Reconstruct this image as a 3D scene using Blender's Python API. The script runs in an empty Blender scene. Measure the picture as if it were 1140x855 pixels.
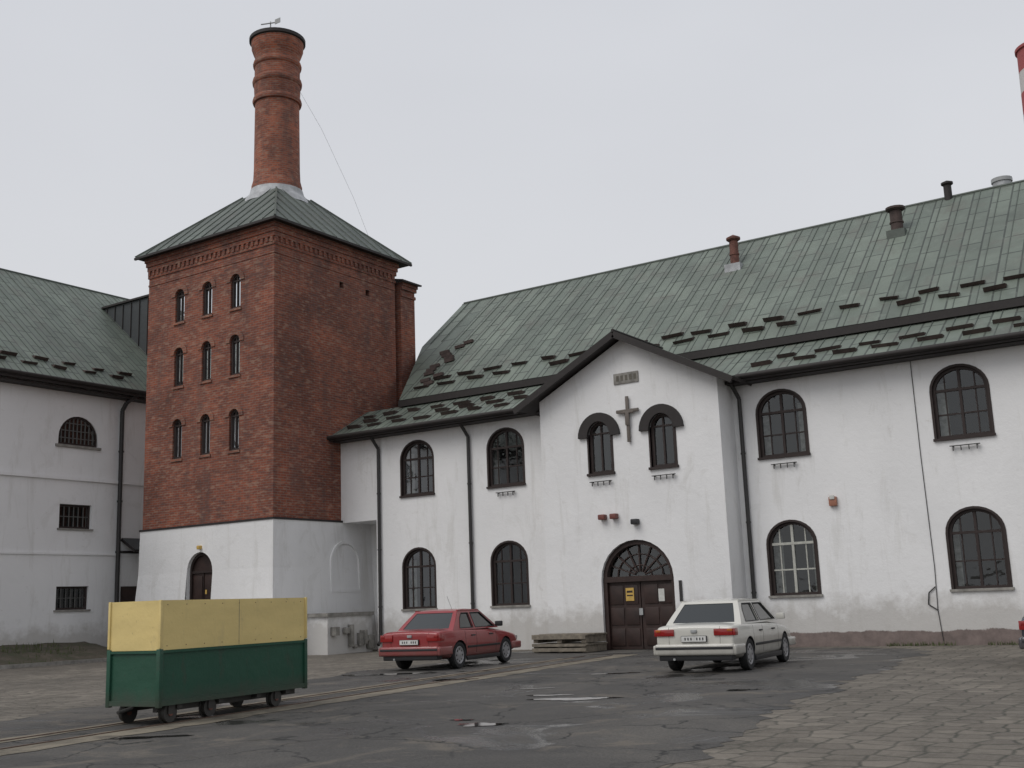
import bpy, bmesh, math, random
from mathutils import Vector, Matrix
from mathutils.geometry import tessellate_polygon
random.seed(7)
S=bpy.context.scene
COL=S.collection
# ---------------------------------------------------------------- materials
def newmat(name):
    m=bpy.data.materials.new(name); m.use_nodes=True
    nt=m.node_tree; b=nt.nodes['Principled BSDF']
    return m,nt,b
def N(nt,t,**k):
    n=nt.nodes.new(t)
    for a,v in k.items(): setattr(n,a,v)
    return n
def L(nt,a,b): nt.links.new(a,b)
def coords(nt,scale=(1,1,1),kind='Object'):
    tc=N(nt,'ShaderNodeTexCoord'); mp=N(nt,'ShaderNodeMapping'); mp.inputs['Scale'].default_value=scale
    L(nt,tc.outputs[kind],mp.inputs['Vector']); return mp.outputs['Vector']
def noise(nt,vec,scale,detail=5,rough=.6,dist=0):
    n=N(nt,'ShaderNodeTexNoise'); n.inputs['Scale'].default_value=scale; n.inputs['Detail'].default_value=min(detail,6)
    n.inputs['Roughness'].default_value=rough; n.inputs['Distortion'].default_value=dist
    L(nt,vec,n.inputs['Vector']); return n.outputs['Fac']
def ramp(nt,fac,stops):
    r=N(nt,'ShaderNodeValToRGB'); el=r.color_ramp.elements
    while len(el)<len(stops): el.new(.5)
    for e,(p,c) in zip(el,stops):
        e.position=p; e.color=(c[0],c[1],c[2],1) if hasattr(c,'__len__') else (c,c,c,1)
    L(nt,fac,r.inputs['Fac']); return r.outputs['Color']
def mix(nt,fac,a,b,mode='MIX'):
    m=N(nt,'ShaderNodeMix',data_type='RGBA',blend_type=mode)
    for s,v in ((0,fac),(6,a),(7,b)):
        if hasattr(v,'is_output'): L(nt,v,m.inputs[s])
        else: m.inputs[s].default_value = v if s==0 else (v[0],v[1],v[2],1)
    return m.outputs[2]
def math_(nt,op,a,b=None):
    m=N(nt,'ShaderNodeMath',operation=op)
    for i,v in enumerate((a,b)):
        if v is None: continue
        if hasattr(v,'is_output'): L(nt,v,m.inputs[i])
        else: m.inputs[i].default_value=v
    return m.outputs[0]
def bump(nt,b,h,strength=.3,dist=.02):
    n=N(nt,'ShaderNodeBump'); n.inputs['Strength'].default_value=strength; n.inputs['Distance'].default_value=dist
    L(nt,h,n.inputs['Height']); L(nt,n.outputs[0],b.inputs['Normal'])
def simple(name,c,rough=.6,metal=0,var=.15,scale=8,coat=0):
    m,nt,b=newmat(name)
    v=coords(nt); n=noise(nt,v,scale,4)
    lo=[x*(1-var) for x in c]; hi=[min(1,x*(1+var)) for x in c]
    L(nt,ramp(nt,n,[(.3,lo),(.7,hi)]),b.inputs['Base Color'])
    b.inputs['Roughness'].default_value=rough; b.inputs['Metallic'].default_value=metal
    if coat: b.inputs['Coat Weight'].default_value=coat; b.inputs['Coat Roughness'].default_value=.06
    return m
def sepz(nt):
    tc=N(nt,'ShaderNodeTexCoord'); s=N(nt,'ShaderNodeSeparateXYZ'); L(nt,tc.outputs['Object'],s.inputs[0]); return s
def plaster(name,base=(.81,.81,.81),plinth=True):
    m,nt,b=newmat(name)
    v=coords(nt); s=sepz(nt)
    c=ramp(nt,noise(nt,v,.35,5,.6,.4),[(.3,[x*.91 for x in base]),(.65,base)])
    streak=noise(nt,coords(nt,(1.6,1.6,.22)),1.3,6,.7,.5)
    c=mix(nt,.6,c,ramp(nt,streak,[(.30,(.78,.77,.74)),(.46,(1,1,1))]),'MULTIPLY')
    pat=noise(nt,v,.9,8,.72,.8)
    c=mix(nt,math_(nt,'MULTIPLY',ramp(nt,pat,[(.58,0.),(.66,1.)]),.20),c,(.50,.49,.46))
    pat2=noise(nt,coords(nt,(1,1,1.4)),2.3,8,.75,.3)
    c=mix(nt,math_(nt,'MULTIPLY',ramp(nt,pat2,[(.64,0.),(.69,1.)]),.38),c,(.55,.53,.50))
    nz=noise(nt,v,1.6,7,.7)
    h=math_(nt,'ADD',s.outputs[2],math_(nt,'MULTIPLY',nz,-1.7))
    c=mix(nt,ramp(nt,h,[(.0,.62),(.55,0.)]),c,(.38,.36,.33))
    if plinth:
        h2=math_(nt,'ADD',s.outputs[2],math_(nt,'MULTIPLY',nz,-.30))
        k=ramp(nt,h2,[(.22,.92),(.25,0.)])
        rx=math_(nt,'GREATER_THAN',s.outputs[0],-12.3)
        c=mix(nt,math_(nt,'MULTIPLY',k,rx),c,ramp(nt,noise(nt,v,3,6,.7),[(.35,(.11,.08,.072)),(.65,(.20,.15,.135))]))
    L(nt,c,b.inputs['Base Color']); b.inputs['Roughness'].default_value=.9
    bump(nt,b,noise(nt,v,5,8,.72),.45,.03)
    return m
M_PL=plaster('white_plaster'); M_PL2=plaster('white_plaster_plain',(.80,.80,.80),False)
def brick(name,c1,c2,mortar,stain=.5):
    m,nt,b=newmat(name)
    s=sepz(nt); cb=N(nt,'ShaderNodeCombineXYZ')
    L(nt,math_(nt,'ADD',s.outputs[0],s.outputs[1]),cb.inputs[0]); L(nt,s.outputs[2],cb.inputs[1])
    br=N(nt,'ShaderNodeTexBrick'); L(nt,cb.outputs[0],br.inputs['Vector'])
    br.inputs['Scale'].default_value=1; br.inputs['Brick Width'].default_value=.28; br.inputs['Row Height'].default_value=.09
    br.inputs['Mortar Size'].default_value=.012; br.inputs['Mortar Smooth'].default_value=.3
    br.inputs['Color1'].default_value=(*c1,1); br.inputs['Color2'].default_value=(*c2,1); br.inputs['Mortar'].default_value=(*mortar,1)
    br.inputs['Bias'].default_value=-.1
    v=coords(nt)
    c=mix(nt,1,br.outputs['Color'],ramp(nt,noise(nt,v,.55,7,.65,.5),[(.3,(.55,.56,.58)),(.5,(.95,.95,.95)),(.7,(1.3,1.2,1.1))]),'MULTIPLY')
    cv=coords(nt,(3.57,3.57,11.1)); wn=N(nt,'ShaderNodeTexNoise'); wn.inputs['Scale'].default_value=1.0; wn.inputs['Detail'].default_value=1; L(nt,cv,wn.inputs['Vector'])
    c=mix(nt,math_(nt,'MULTIPLY',ramp(nt,wn.outputs['Fac'],[(.60,0.),(.66,1.)]),.45),c,(.33,.22,.16))
    c=mix(nt,math_(nt,'MULTIPLY',ramp(nt,wn.outputs['Fac'],[(.34,1.),(.40,0.)]),.5),c,(.075,.045,.04))
    st=noise(nt,coords(nt,(1.3,1.3,.35)),.9,7,.7,.4)
    c=mix(nt,math_(nt,'MULTIPLY',ramp(nt,st,[(.50,0.),(.70,1.)]),stain),c,(.085,.06,.055))
    L(nt,c,b.inputs['Base Color']); b.inputs['Roughness'].default_value=.9
    bump(nt,b,br.outputs['Fac'],-.5,.012)
    return m
M_BR=brick('red_brick',(.255,.074,.040),(.165,.050,.033),(.20,.14,.115),.55)
M_BR2=brick('chimney_brick',(.33,.095,.048),(.21,.06,.035),(.23,.16,.13),.7)
M_BRL=brick('arch_brick',(.27,.10,.06),(.2,.075,.05),(.22,.16,.13),.2)
def roofmat(name,c1,c2):
    m,nt,b=newmat(name)
    tc=N(nt,'ShaderNodeTexCoord'); mp=N(nt,'ShaderNodeMapping'); L(nt,tc.outputs['UV'],mp.inputs[0])
    mp.inputs['Rotation'].default_value=(0,0,math.radians(90))
    br=N(nt,'ShaderNodeTexBrick'); L(nt,mp.outputs[0],br.inputs['Vector'])
    br.inputs['Scale'].default_value=1; br.inputs['Brick Width'].default_value=1.2; br.inputs['Row Height'].default_value=.62
    br.inputs['Mortar Size'].default_value=.032; br.inputs['Mortar Smooth'].default_value=.3
    br.inputs['Color1'].default_value=(*c1,1); br.inputs['Color2'].default_value=(*c2,1)
    br.inputs['Mortar'].default_value=(c2[0]*.42,c2[1]*.42,c2[2]*.42,1); br.inputs['Bias'].default_value=.0
    v=coords(nt)
    c=mix(nt,1,br.outputs['Color'],ramp(nt,noise(nt,v,.4,6,.65,.6),[(.3,(.74,.73,.72)),(.7,(1.18,1.18,1.16))]),'MULTIPLY')
    st=noise(nt,mp.outputs[0],.9,6,.7)
    c=mix(nt,math_(nt,'MULTIPLY',ramp(nt,st,[(.52,0.),(.72,1.)]),.55),c,(.115,.105,.09))
    st2=noise(nt,v,2.6,6,.7)
    c=mix(nt,math_(nt,'MULTIPLY',ramp(nt,st2,[(.55,0.),(.70,1.)]),.4),c,(.21,.24,.205))
    L(nt,c,b.inputs['Base Color']); b.inputs['Roughness'].default_value=.6
    h=mix(nt,.5,br.outputs['Fac'],noise(nt,v,2.5,3,.5))
    bump(nt,b,h,-.6,.035)
    return m
M_RF=roofmat('green_sheet_roof',(.162,.192,.162),(.118,.144,.122))
M_RF2=roofmat('dark_green_sheet_roof',(.082,.100,.088),(.098,.118,.102))
M_SEAM=simple('roof_seam',(.082,.098,.084),.6)
M_FASC=simple('dark_fascia',(.022,.018,.017),.7)
M_DKMET=simple('dark_sheet_metal',(.045,.05,.053),.5)
M_GUARD=simple('rusty_snow_guard',(.065,.045,.040),.8,var=.4,scale=3)
M_RUST=simple('rusty_pipe',(.14,.06,.045),.8,var=.4)
M_GREY=simple('grey_metal',(.33,.34,.34),.5)
M_PIPE=simple('drain_pipe',(.030,.028,.028),.5)
M_WIRE=simple('wire',(.22,.22,.23),.6)
M_FRAME=simple('brown_frame',(.024,.014,.012),.65)
M_FRAMEW=simple('pale_frame',(.42,.42,.38),.6)
M_FRAMEG=simple('grey_bars',(.11,.11,.105),.7)
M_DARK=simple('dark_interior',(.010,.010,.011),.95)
M_CURT=simple('curtain',(.24,.25,.24),.9,var=.6,scale=5)
M_STONE=simple('stone_sill',(.24,.23,.21),.85,var=.35,scale=4)
M_FLASH=simple('lead_flashing',(.38,.39,.40),.6,var=.3,scale=3)
M_WOOD=simple('weathered_wood',(.19,.165,.13),.85,var=.4,scale=6)
M_DOOR=simple('brown_door_paint',(.030,.015,.012),.55,var=.35,scale=3)
M_RUBBER=simple('rubber',(.018,.018,.019),.8)
M_RIM=simple('hubcap',(.34,.34,.35),.4,.4)
M_BLK=simple('black_plastic',(.02,.02,.022),.55)
M_LAMP=simple('tail_lamp',(.26,.010,.010),.2,coat=.6)
M_AMB=simple('amber_lamp',(.42,.12,.02),.2)
M_PLATE=simple('plate_white',(.6,.6,.58),.4)
M_NOTICEY=simple('notice_yellow',(.55,.36,.09),.6); M_NOTICEW=simple('notice_white',(.55,.55,.52),.6)
M_REDBOX=simple('alarm_red',(.16,.05,.04),.5)
M_ORANGE=simple('bell_orange',(.32,.14,.09),.5)
def glassmat(name,tr=.7,rough=.03):
    m,nt,b=newmat(name); out=nt.nodes['Material Output']
    g=N(nt,'ShaderNodeBsdfGlossy'); g.inputs['Roughness'].default_value=rough; g.inputs['Color'].default_value=(.9,.93,.95,1)
    t=N(nt,'ShaderNodeBsdfTransparent'); t.inputs['Color'].default_value=(tr,tr*1.02,tr,1)
    fr=N(nt,'ShaderNodeFresnel'); fr.inputs['IOR'].default_value=1.55
    ms=N(nt,'ShaderNodeMixShader'); L(nt,math_(nt,'ADD',fr.outputs[0],.03),ms.inputs[0])
    L(nt,t.outputs[0],ms.inputs[1]); L(nt,g.outputs[0],ms.inputs[2]); L(nt,ms.outputs[0],out.inputs[0])
    nn=N(nt,'ShaderNodeBump'); nn.inputs['Strength'].default_value=.25; nn.inputs['Distance'].default_value=.03
    L(nt,noise(nt,coords(nt),2.2,2,.5),nn.inputs['Height']); L(nt,nn.outputs[0],g.inputs['Normal'])
    return m
M_GL=glassmat('window_glass')
m,nt,b=newmat('car_glass'); b.inputs['Base Color'].default_value=(.018,.022,.022,1); b.inputs['Roughness'].default_value=.04
b.inputs['Specular IOR Level'].default_value=.9; M_CG=m
def paint(name,c,coat=.7):
    m,nt,b=newmat(name); v=coords(nt)
    s=sepz(nt); d=math_(nt,'ADD',s.outputs[2],math_(nt,'MULTIPLY',noise(nt,v,5,5),-.35))
    cc=mix(nt,ramp(nt,d,[(.12,.55),(.5,0.)]),c,(.13,.115,.10))
    cc=mix(nt,math_(nt,'MULTIPLY',noise(nt,v,2.5,6,.7),.10),cc,(.2,.19,.17))
    L(nt,cc,b.inputs['Base Color']); b.inputs['Roughness'].default_value=.35
    b.inputs['Coat Weight'].default_value=coat; b.inputs['Coat Roughness'].default_value=.08
    return m
# ---------------------------------------------------------------- mesh builder
def empty(name,loc=(0,0,0),rz=0):
    e=bpy.data.objects.new(name,None); COL.objects.link(e); e.location=loc; e.rotation_euler=(0,0,rz); e.empty_display_size=.5
    return e
class MB:
    def __init__(s,name,parent=None): s.n=name; s.p=parent; s.v=[]; s.f=[]; s.m=[]; s.mats=[]; s.uv=[]; s.sm=[]
    def mi(s,m):
        if m not in s.mats: s.mats.append(m)
        return s.mats.index(m)
    def raw(s,vs,fs,mat,smooth=False,uvs=None):
        o=len(s.v); s.v+= [tuple(x) for x in vs]; k=s.mi(mat)
        for i,f in enumerate(fs):
            s.f.append([o+j for j in f]); s.m.append(k); s.sm.append(smooth)
            s.uv.append(uvs[i] if uvs else None)
    def box(s,x0,x1,y0,y1,z0,z1,mat):
        vs=[(x,y,z) for z in (z0,z1) for y in (y0,y1) for x in (x0,x1)]
        s.raw(vs,[(0,2,3,1),(4,5,7,6),(0,1,5,4),(2,6,7,3),(0,4,6,2),(1,3,7,5)],mat)
    def rbox(s,x0,x1,y0,y1,z0,z1,mat,r=.02,seg=2):
        bm=bmesh.new(); bmesh.ops.create_cube(bm,size=1)
        for v in bm.verts: v.co=Vector(((x0+x1)/2+v.co.x*(x1-x0),(y0+y1)/2+v.co.y*(y1-y0),(z0+z1)/2+v.co.z*(z1-z0)))
        bmesh.ops.bevel(bm,geom=bm.edges[:]+bm.verts[:],offset=r,segments=seg,affect='EDGES',profile=.6)
        bm.verts.index_update()
        s.raw([v.co[:] for v in bm.verts],[[v.index for v in f.verts] for f in bm.faces],mat,True); bm.free()
    def beam(s,A,B,w,h,mat,up=(0,0,1)):
        A=Vector(A);B=Vector(B);d=(B-A).normalized(); up=Vector(up); sd=d.cross(up)
        if sd.length<1e-4: sd=d.cross(Vector((1,0,0)))
        sd.normalize(); u=sd.cross(d).normalized()
        vs=[P+sd*a*w/2+u*b*h/2 for P in (A,B) for b in (-1,1) for a in (-1,1)]
        s.raw(vs,[(0,2,3,1),(4,5,7,6),(0,1,5,4),(2,6,7,3),(0,4,6,2),(1,3,7,5)],mat)
    def cyl(s,A,B,r0,r1,mat,n=16,caps=True):
        A=Vector(A);B=Vector(B);d=(B-A).normalized(); t=Vector((1,0,0)) if abs(d.x)<.9 else Vector((0,1,0))
        a=d.cross(t).normalized(); b=d.cross(a)
        vs=[]
        for P,r in ((A,r0),(B,r1)):
            for i in range(n):
                q=2*math.pi*i/n; vs.append(P+a*math.cos(q)*r+b*math.sin(q)*r)
        s.raw(vs,[(i,(i+1)%n,n+(i+1)%n,n+i) for i in range(n)],mat,True)
        if caps: s.raw(vs,[tuple(range(n))[::-1],tuple(range(n,2*n))],mat)
    def tube(s,pts,r,mat,n=8):
        for a,b in zip(pts[:-1],pts[1:]): s.cyl(a,b,r,r,mat,n)
    def lathe(s,c,prof,mat,n=32,axis='z',smooth=True):
        vs=[]
        for r,z in prof:
            for i in range(n):
                q=2*math.pi*i/n; x,y=r*math.cos(q),r*math.sin(q)
                vs.append((c[0]+x,c[1]+y,c[2]+z) if axis=='z' else (c[0]+x,c[1]+z,c[2]+y))
        fs=[]
        for k in range(len(prof)-1):
            for i in range(n): fs.append((k*n+i,k*n+(i+1)%n,(k+1)*n+(i+1)%n,(k+1)*n+i))
        s.raw(vs,fs,mat,smooth)
    def poly(s,M,outer,holes,d0,d1,mat,back=False,sides=True,outside=True):
        loops=[[Vector((a,b,0)) for a,b in lp] for lp in [outer]+list(holes)]
        flat=[p for lp in loops for p in lp]
        tr=tessellate_polygon(loops)
        vs=[M(p.x,p.y,d0) for p in flat]
        s.raw(vs,[tuple(t) for t in tr],mat)
        if back: s.raw([M(p.x,p.y,d1) for p in flat],[tuple(t)[::-1] for t in tr],mat)
        if sides:
            for lp in (loops if outside else loops[1:]):
                n=len(lp); vv=[M(p.x,p.y,d0) for p in lp]+[M(p.x,p.y,d1) for p in lp]
                s.raw(vv,[(i,(i+1)%n,n+(i+1)%n,n+i) for i in range(n)],mat)
    def quad(s,p,mat,uvm=True,uo=(0,0)):
        P=[Vector(x) for x in p]; ax=(P[1]-P[0]).normalized(); nn=(P[1]-P[0]).cross(P[-1]-P[0]); ay=nn.cross(ax).normalized()
        uv=[(uo[0]+(q-P[0]).dot(ax),uo[1]+(q-P[0]).dot(ay)) for q in P]
        s.raw(p,[tuple(range(len(p)))],mat,False,[uv])
    def slab(s,p,t,mat,edge,uo=(0,0)):
        P=[Vector(x) for x in p]; nn=(P[1]-P[0]).cross(P[-1]-P[0]).normalized()
        if nn.z<0: nn=-nn
        Q=[x-nn*t for x in P]; s.quad(p,mat,uo=uo); s.raw(Q,[tuple(range(len(Q)))],edge)
        n=len(P); s.raw([*P,*Q],[(i,(i+1)%n,n+(i+1)%n,n+i) for i in range(n)],edge)
    def build(s,loc=None,sharp=None,recalc=True):
        me=bpy.data.meshes.new(s.n); me.from_pydata(s.v,[],s.f)
        for m in s.mats: me.materials.append(m)
        for p,k,q in zip(me.polygons,s.m,s.sm): p.material_index=k; p.use_smooth=q
        if any(s.uv):
            ul=me.uv_layers.new(name='UVMap')
            for p,u in zip(me.polygons,s.uv):
                if u:
                    for li,c in zip(p.loop_indices,u): ul.data[li].uv=c
        me.update()
        if recalc:
            bm=bmesh.new(); bm.from_mesh(me); bmesh.ops.recalc_face_normals(bm,faces=bm.faces); bm.to_mesh(me); bm.free()
        if any(s.sm): me.set_sharp_from_angle(angle=math.radians(sharp or 40))
        o=bpy.data.objects.new(s.n,me); COL.objects.link(o)
        if s.p: o.parent=s.p
        if loc: o.location=loc
        return o
def arch(c,z0,z1,w,rise=None,n=14,ins=0):
    rise=w/2 if rise is None else rise
    w=w-2*ins; z0+=ins; sp=z1-rise; rise-=ins
    pts=[(c-w/2,z0),(c+w/2,z0)]
    for i in range(n+1):
        q=math.pi*i/n; pts.append((c+w/2*math.cos(q),sp+rise*math.sin(q)))
    return pts
def rect(a0,a1,b0,b1): return [(a0,b0),(a1,b0),(a1,b1),(a0,b1)]
def arched_window(mb,M,c,z0,z1,w,rise,dg=.14,fm=None,style='std',curtain=True):
    fm=fm or M_FRAME; sp=z1-rise
    mb.poly(M,arch(c,z0+.002,z1-.002,w-.004,rise),[arch(c,z0,z1,w,rise,ins=.085)],dg-.07,dg+.02,M_FRAME)
    if style=='std':
        mb.poly(M,rect(c-.035,c+.035,z0+.08,z1-.08),[],dg-.055,dg,fm)
        mb.poly(M,rect(c-w/2+.07,c+w/2-.07,sp-.03,sp+.04),[],dg-.06,dg,fm)
        zm=(z0+sp)/2
        mb.poly(M,rect(c-w/2+.07,c+w/2-.07,zm-.02,zm+.02),[],dg-.04,dg,fm)
        for sx in(-1,1):
            cx=c+sx*w*.27; mb.poly(M,rect(cx-.016,cx+.016,z0+.08,sp+rise*.72),[],dg-.035,dg,fm)
    elif style=='small':
        mb.poly(M,rect(c-.025,c+.025,z0+.08,z1-.06),[],dg-.055,dg,fm)
        mb.poly(M,rect(c-w/2+.07,c+w/2-.07,sp-.02,sp+.03),[],dg-.06,dg,fm)
    elif style=='bars':
        for k in range(-4,5):
            cx=c+k*w/10; hh=rise*math.sqrt(max(0,1-(2*(cx-c)/w)**2)); mb.poly(M,rect(cx-.015,cx+.015,z0+.05,sp+hh-.05),[],dg-.05,dg,M_FRAMEG)
        for k in (.25,.5,.75):
            zz=z0+(z1-z0)*k; hw=w/2*math.sqrt(max(0,1-((zz-sp)/rise)**2)) if zz>sp else w/2
            mb.poly(M,rect(c-hw+.04,c+hw-.04,zz-.015,zz+.015),[],dg-.045,dg,M_FRAMEG)
    mb.poly(M,arch(c,z0,z1,w,rise,ins=.05),[],dg-.01,dg,M_GL,sides=False)
    if curtain and style=='std':
        r=random.random()
        if r<.8:
            a=random.uniform(.14,.30)*w; b2=random.uniform(.08,.30)*w
            zt=z1-rise*.6
            mb.poly(M,rect(c-w/2,c-w/2+a,z0,zt),[],dg+.2,dg+.2,M_CURT,sides=False)
            mb.poly(M,rect(c+w/2-b2,c+w/2,z0,zt),[],dg+.22,dg+.22,M_CURT,sides=False)
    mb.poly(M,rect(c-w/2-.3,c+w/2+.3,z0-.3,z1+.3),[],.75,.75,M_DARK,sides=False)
def brackets(mb,M,c,z):
    for k in (-.3,-.1,.1,.3): mb.poly(M,rect(c+k-.010,c+k+.010,z-.13,z),[],-.10,-.07,M_PIPE,True)
    mb.poly(M,rect(c-.38,c+.38,z-.010,z+.010),[],-.11,-.05,M_PIPE,True)
    for k in(-.3,.3): mb.poly(M,rect(c+k-.012,c+k+.012,z-.03,z),[],-.10,0,M_PIPE,True)
# ================================================================= MAIN BUILDING
VB=31.0; VG=29.95
brew=empty('white_brewery_building')
MF=lambda a,z,d:(a,VB+d,z)
MG=lambda a,z,d:(a,VG+d,z)
WW=1.42; RS=.62
rightc=[-11.3,-6.36,-1.4,3.5]; leftc=[-20.95,-24.74]
walls=MB('walls',brew); win=MB('windows',brew); trim=MB('trim',brew)
def two(cs):
    h=[]
    for c in cs: h.append(arch(c,5.34,7.25,WW,RS)); h.append(arch(c,1.40,3.47,WW-.03,RS))
    return h
walls.poly(MF,[(-12.75,0),(8,0),(8,7.85),(-12.75,7.85)],two(rightc),0,.3,M_PL,outside=False)
walls.poly(MF,[(-26.65,0),(-18.86,0),(-18.86,7.85),(-28.35,7.85),(-28.35,4.6),(-26.65,4.6)],two(leftc),0,.3,M_PL,outside=False)
walls.box(-26.649,-26.4,31.003,32.6,0,4.6,M_PL); walls.box(-28.35,-26.4,31.003,33,4.6,4.8,M_PL)
walls.box(-28.3,-26.66,32.6,32.8,0,4.6,M_PL)
ends=[(31.0,0),(31.0,7.85),(32.5,8.8),(38.9,14.4),(45.4,8.9),(45.4,0)]
walls.poly(lambda a,z,d:(8-.003-d,a,z),ends,[],0,.3,M_PL)
walls.poly(lambda a,z,d:(-28.3+d,a,z),[(35.8,0),(35.8,11.5),(38.9,14.4),(45.4,8.9),(45.4,0)],[],0,.3,M_PL)
walls.box(-28.3,8,45.41,45.6,0,8.9,M_PL)
g=arch(-15.72,0,3.2,2.4,1.15)
gw=[arch(-16.72,5.27,6.86,.8,.36),arch(-14.6,5.27,6.86,.8,.36)]
walls.poly(MG,[(-18.86,0),(-12.75,0),(-12.75,7.75),(-15.8,9.33),(-18.86,7.75)],[g]+gw,0,.35,M_PL,outside=False)
walls.box(-12.75-.3,-12.75,VG+.001,31.3,0,7.7,M_PL)
walls.box(-18.86,-18.5,VG+.001,31.3,0,7.7,M_PL)
for c in rightc+leftc:
    pale = c==-11.3
    arched_window(win,MF,c,5.34,7.25,WW,RS)
    arched_window(win,MF,c,1.40,3.47,WW-.03,RS,fm=M_FRAMEW if pale else None)
    for z0 in(5.34,1.40): win.poly(MF,rect(c-.78,c+.78,z0-.05,z0+.015),[],-.07,.09,M_STONE if z0<2 else M_FRAME,True)
    for z0,z1,w in((5.34,7.25,WW),(1.40,3.47,WW-.03)):
        win.poly(MF,arch(c,z0-.02,z1+.05,w+.10,RS+.05),[arch(c,z0,z1,w,RS,ins=.012)],-.02,.1,M_FRAME)
    if c>-22: brackets(trim,MF,c,5.12)
for c in(-16.72,-14.6):
    arched_window(win,MG,c,5.27,6.86,.8,.36,style='small')
    win.poly(MG,rect(c-.48,c+.48,5.21,5.285),[],-.08,.09,M_FRAME,True)
    zc=6.40; pts=[]
    for i in range(17):
        q=math.pi*i/16; pts.append((c+.72*math.cos(q),zc+.74*math.sin(q)))
    inn=[(c+.40*math.cos(math.pi*i/16),zc+.47*math.sin(math.pi*i/16)) for i in range(16,-1,-1)]
    trim.poly(MG,pts+inn,[],-.11,.0,M_FASC,True)
    win.poly(MG,arch(c,5.25,6.9,.9,.40),[arch(c,5.27,6.86,.8,.36)],-.02,.1,M_FRAME)
    brackets(trim,MG,c,5.02)
cr=MB('wall_cross',brew)
M_CR=simple('cross_metal',(.13,.11,.095),.6)
cr.rbox(-15.73,-15.63,VG-.10,VG-.04,6.12,7.52,M_CR,.015); cr.rbox(-16.06,-15.30,VG-.102,VG-.042,7.02,7.12,M_CR,.015)
cr.rbox(-15.75,-15.61,VG-.13,VG-.09,6.62,7.05,M_CR,.03); cr.box(-15.70,-15.66,VG-.05,VG,6.5,6.55,M_CR)
cr.rbox(-15.90,-15.46,VG-.125,VG-.09,6.99,7.06,M_CR,.02)
cr.build()
pq=MB('date_plaque',brew); pq.rbox(-16.12,-15.27,VG-.04,VG+.01,7.93,8.27,M_STONE,.02)
M_LET=simple('plaque_relief',(.13,.12,.10),.8)
for k in range(5): pq.box(-16.02+k*.15,-15.93+k*.15,VG-.045,VG-.038,8.02,8.19,M_LET)
pq.build()
gate=MB('entrance_gate',brew)
gate.poly(MG,arch(-15.72,0.0,3.195,2.39,1.147),[arch(-15.72,-.2,3.195,2.39,1.147,ins=.13)],.10,.32,M_DOOR)
gate.poly(MG,rect(-16.85,-14.59,1.98,2.14),[],.08,.3,M_DOOR)
gate.poly(MG,rect(-16.86,-15.735,0.02,1.99),[],.2,.28,M_DOOR); gate.poly(MG,rect(-15.705,-14.58,0.02,1.99),[],.2,.28,M_DOOR)
for x0 in(-16.8,-15.65):
    for (a,b_) in((.12,.62),(.72,1.22),(1.32,1.88)):
        for (p,q) in((x0+.05,x0+.50),(x0+.56,x0+1.0)): gate.rbox(p,q,VG+.175,VG+.22,a,b_,M_DOOR,.015)
for i in range(1,8):
    q=math.pi*i/8; A=(-15.72+.18*math.cos(q),VG+.24,2.14+.12*math.sin(q)); B=(-15.72+1.08*math.cos(q),VG+.24,2.14+.92*math.sin(q)); gate.beam(A,B,.04,.05,M_DOOR,(0,1,0))
for rr in(.35,.7):
    pp=[(-15.72+1.08*rr*math.cos(math.pi*i/12),VG+.24,2.14+.92*rr*math.sin(math.pi*i/12)) for i in range(13)]
    gate.tube(pp,.02,M_DOOR,6)
gate.poly(MG,rect(-16.9,-14.5,2.0,3.2),[],.27,.27,M_GL,sides=False)
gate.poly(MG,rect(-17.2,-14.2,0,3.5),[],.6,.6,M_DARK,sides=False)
gate.box(-16.20,-15.93,VG+.155,VG+.17,1.42,1.80,M_NOTICEY); gate.box(-15.12,-14.93,VG+.155,VG+.17,1.38,1.74,M_NOTICEW)
gate.box(-16.16,-15.97,VG+.15,VG+.156,1.56,1.60,M_DOOR); gate.box(-16.16,-15.97,VG+.15,VG+.156,1.66,1.72,M_DOOR)
gate.box(-15.78,-15.66,VG+.15,VG+.17,1.0,1.2,M_GREY)
gate.box(-14.35,-14.27,VG-.05,VG,1.35,1.95,M_PIPE)
gate.build()
for x,z,mm in((-16.72,3.93,M_REDBOX),(-16.32,3.93,M_REDBOX),(-15.62,3.72,M_BLK)):
    trim.rbox(x-.11,x+.11,VG-.2,VG-.0,z-.08,z+.08,mm,.03)
trim.rbox(-10.10,-9.88,VB-.12,VB,3.80,4.06,M_ORANGE,.03); trim.rbox(-10.06,-9.92,VB-.15,VB-.1,3.98,4.1,M_NOTICEW,.02)
trim.tube([(-7.53,VB-.02,7.6),(-7.52,VB-.02,5),(-7.47,VB-.02,2),(-7.5,VB-.02,.9),(-7.44,VB-.02,.1)],.010,M_PIPE,6)
trim.tube([(-7.5,VB-.03,1.5),(-7.68,VB-.03,1.35),(-7.72,VB-.03,1.05),(-7.5,VB-.03,.9)],.016,M_PIPE,6)
trim.tube([(-19.3,VB-.02,6.1),(-19.27,VB-.02,5.2),(-19.1,VB-.02,5.1)],.012,M_PIPE,6)
for u in(-12.5,-22.42,-26.45):
    trim.tube([(u-.15,VB-.42,7.68),(u-.05,VB-.22,7.35),(u,VB-.09,7.15),(u,VB-.09,.35),(u+.02,VB-.25,.22)],.06,M_PIPE,10)
    for z in(1.5,3.5,5.5): trim.cyl((u,VB-.09,z),(u,VB-.09,z+.05),.075,.075,M_PIPE,10)
walls.build(); win.build()
roof=MB('roof',brew)
zl0,zl1=7.78,8.93
roof.slab([(-28.45,30.45,zl0),(8.3,30.45,zl0),(8.3,32.5,zl1),(-28.3,32.5,zl1)],.1,M_RF,M_FASC)
roof.box(-26.6,8.1,32.505,32.6,8.6,9.15,M_FASC)  # clerestory strip, coloured dark to paint in the shadow band between the roofs
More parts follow.
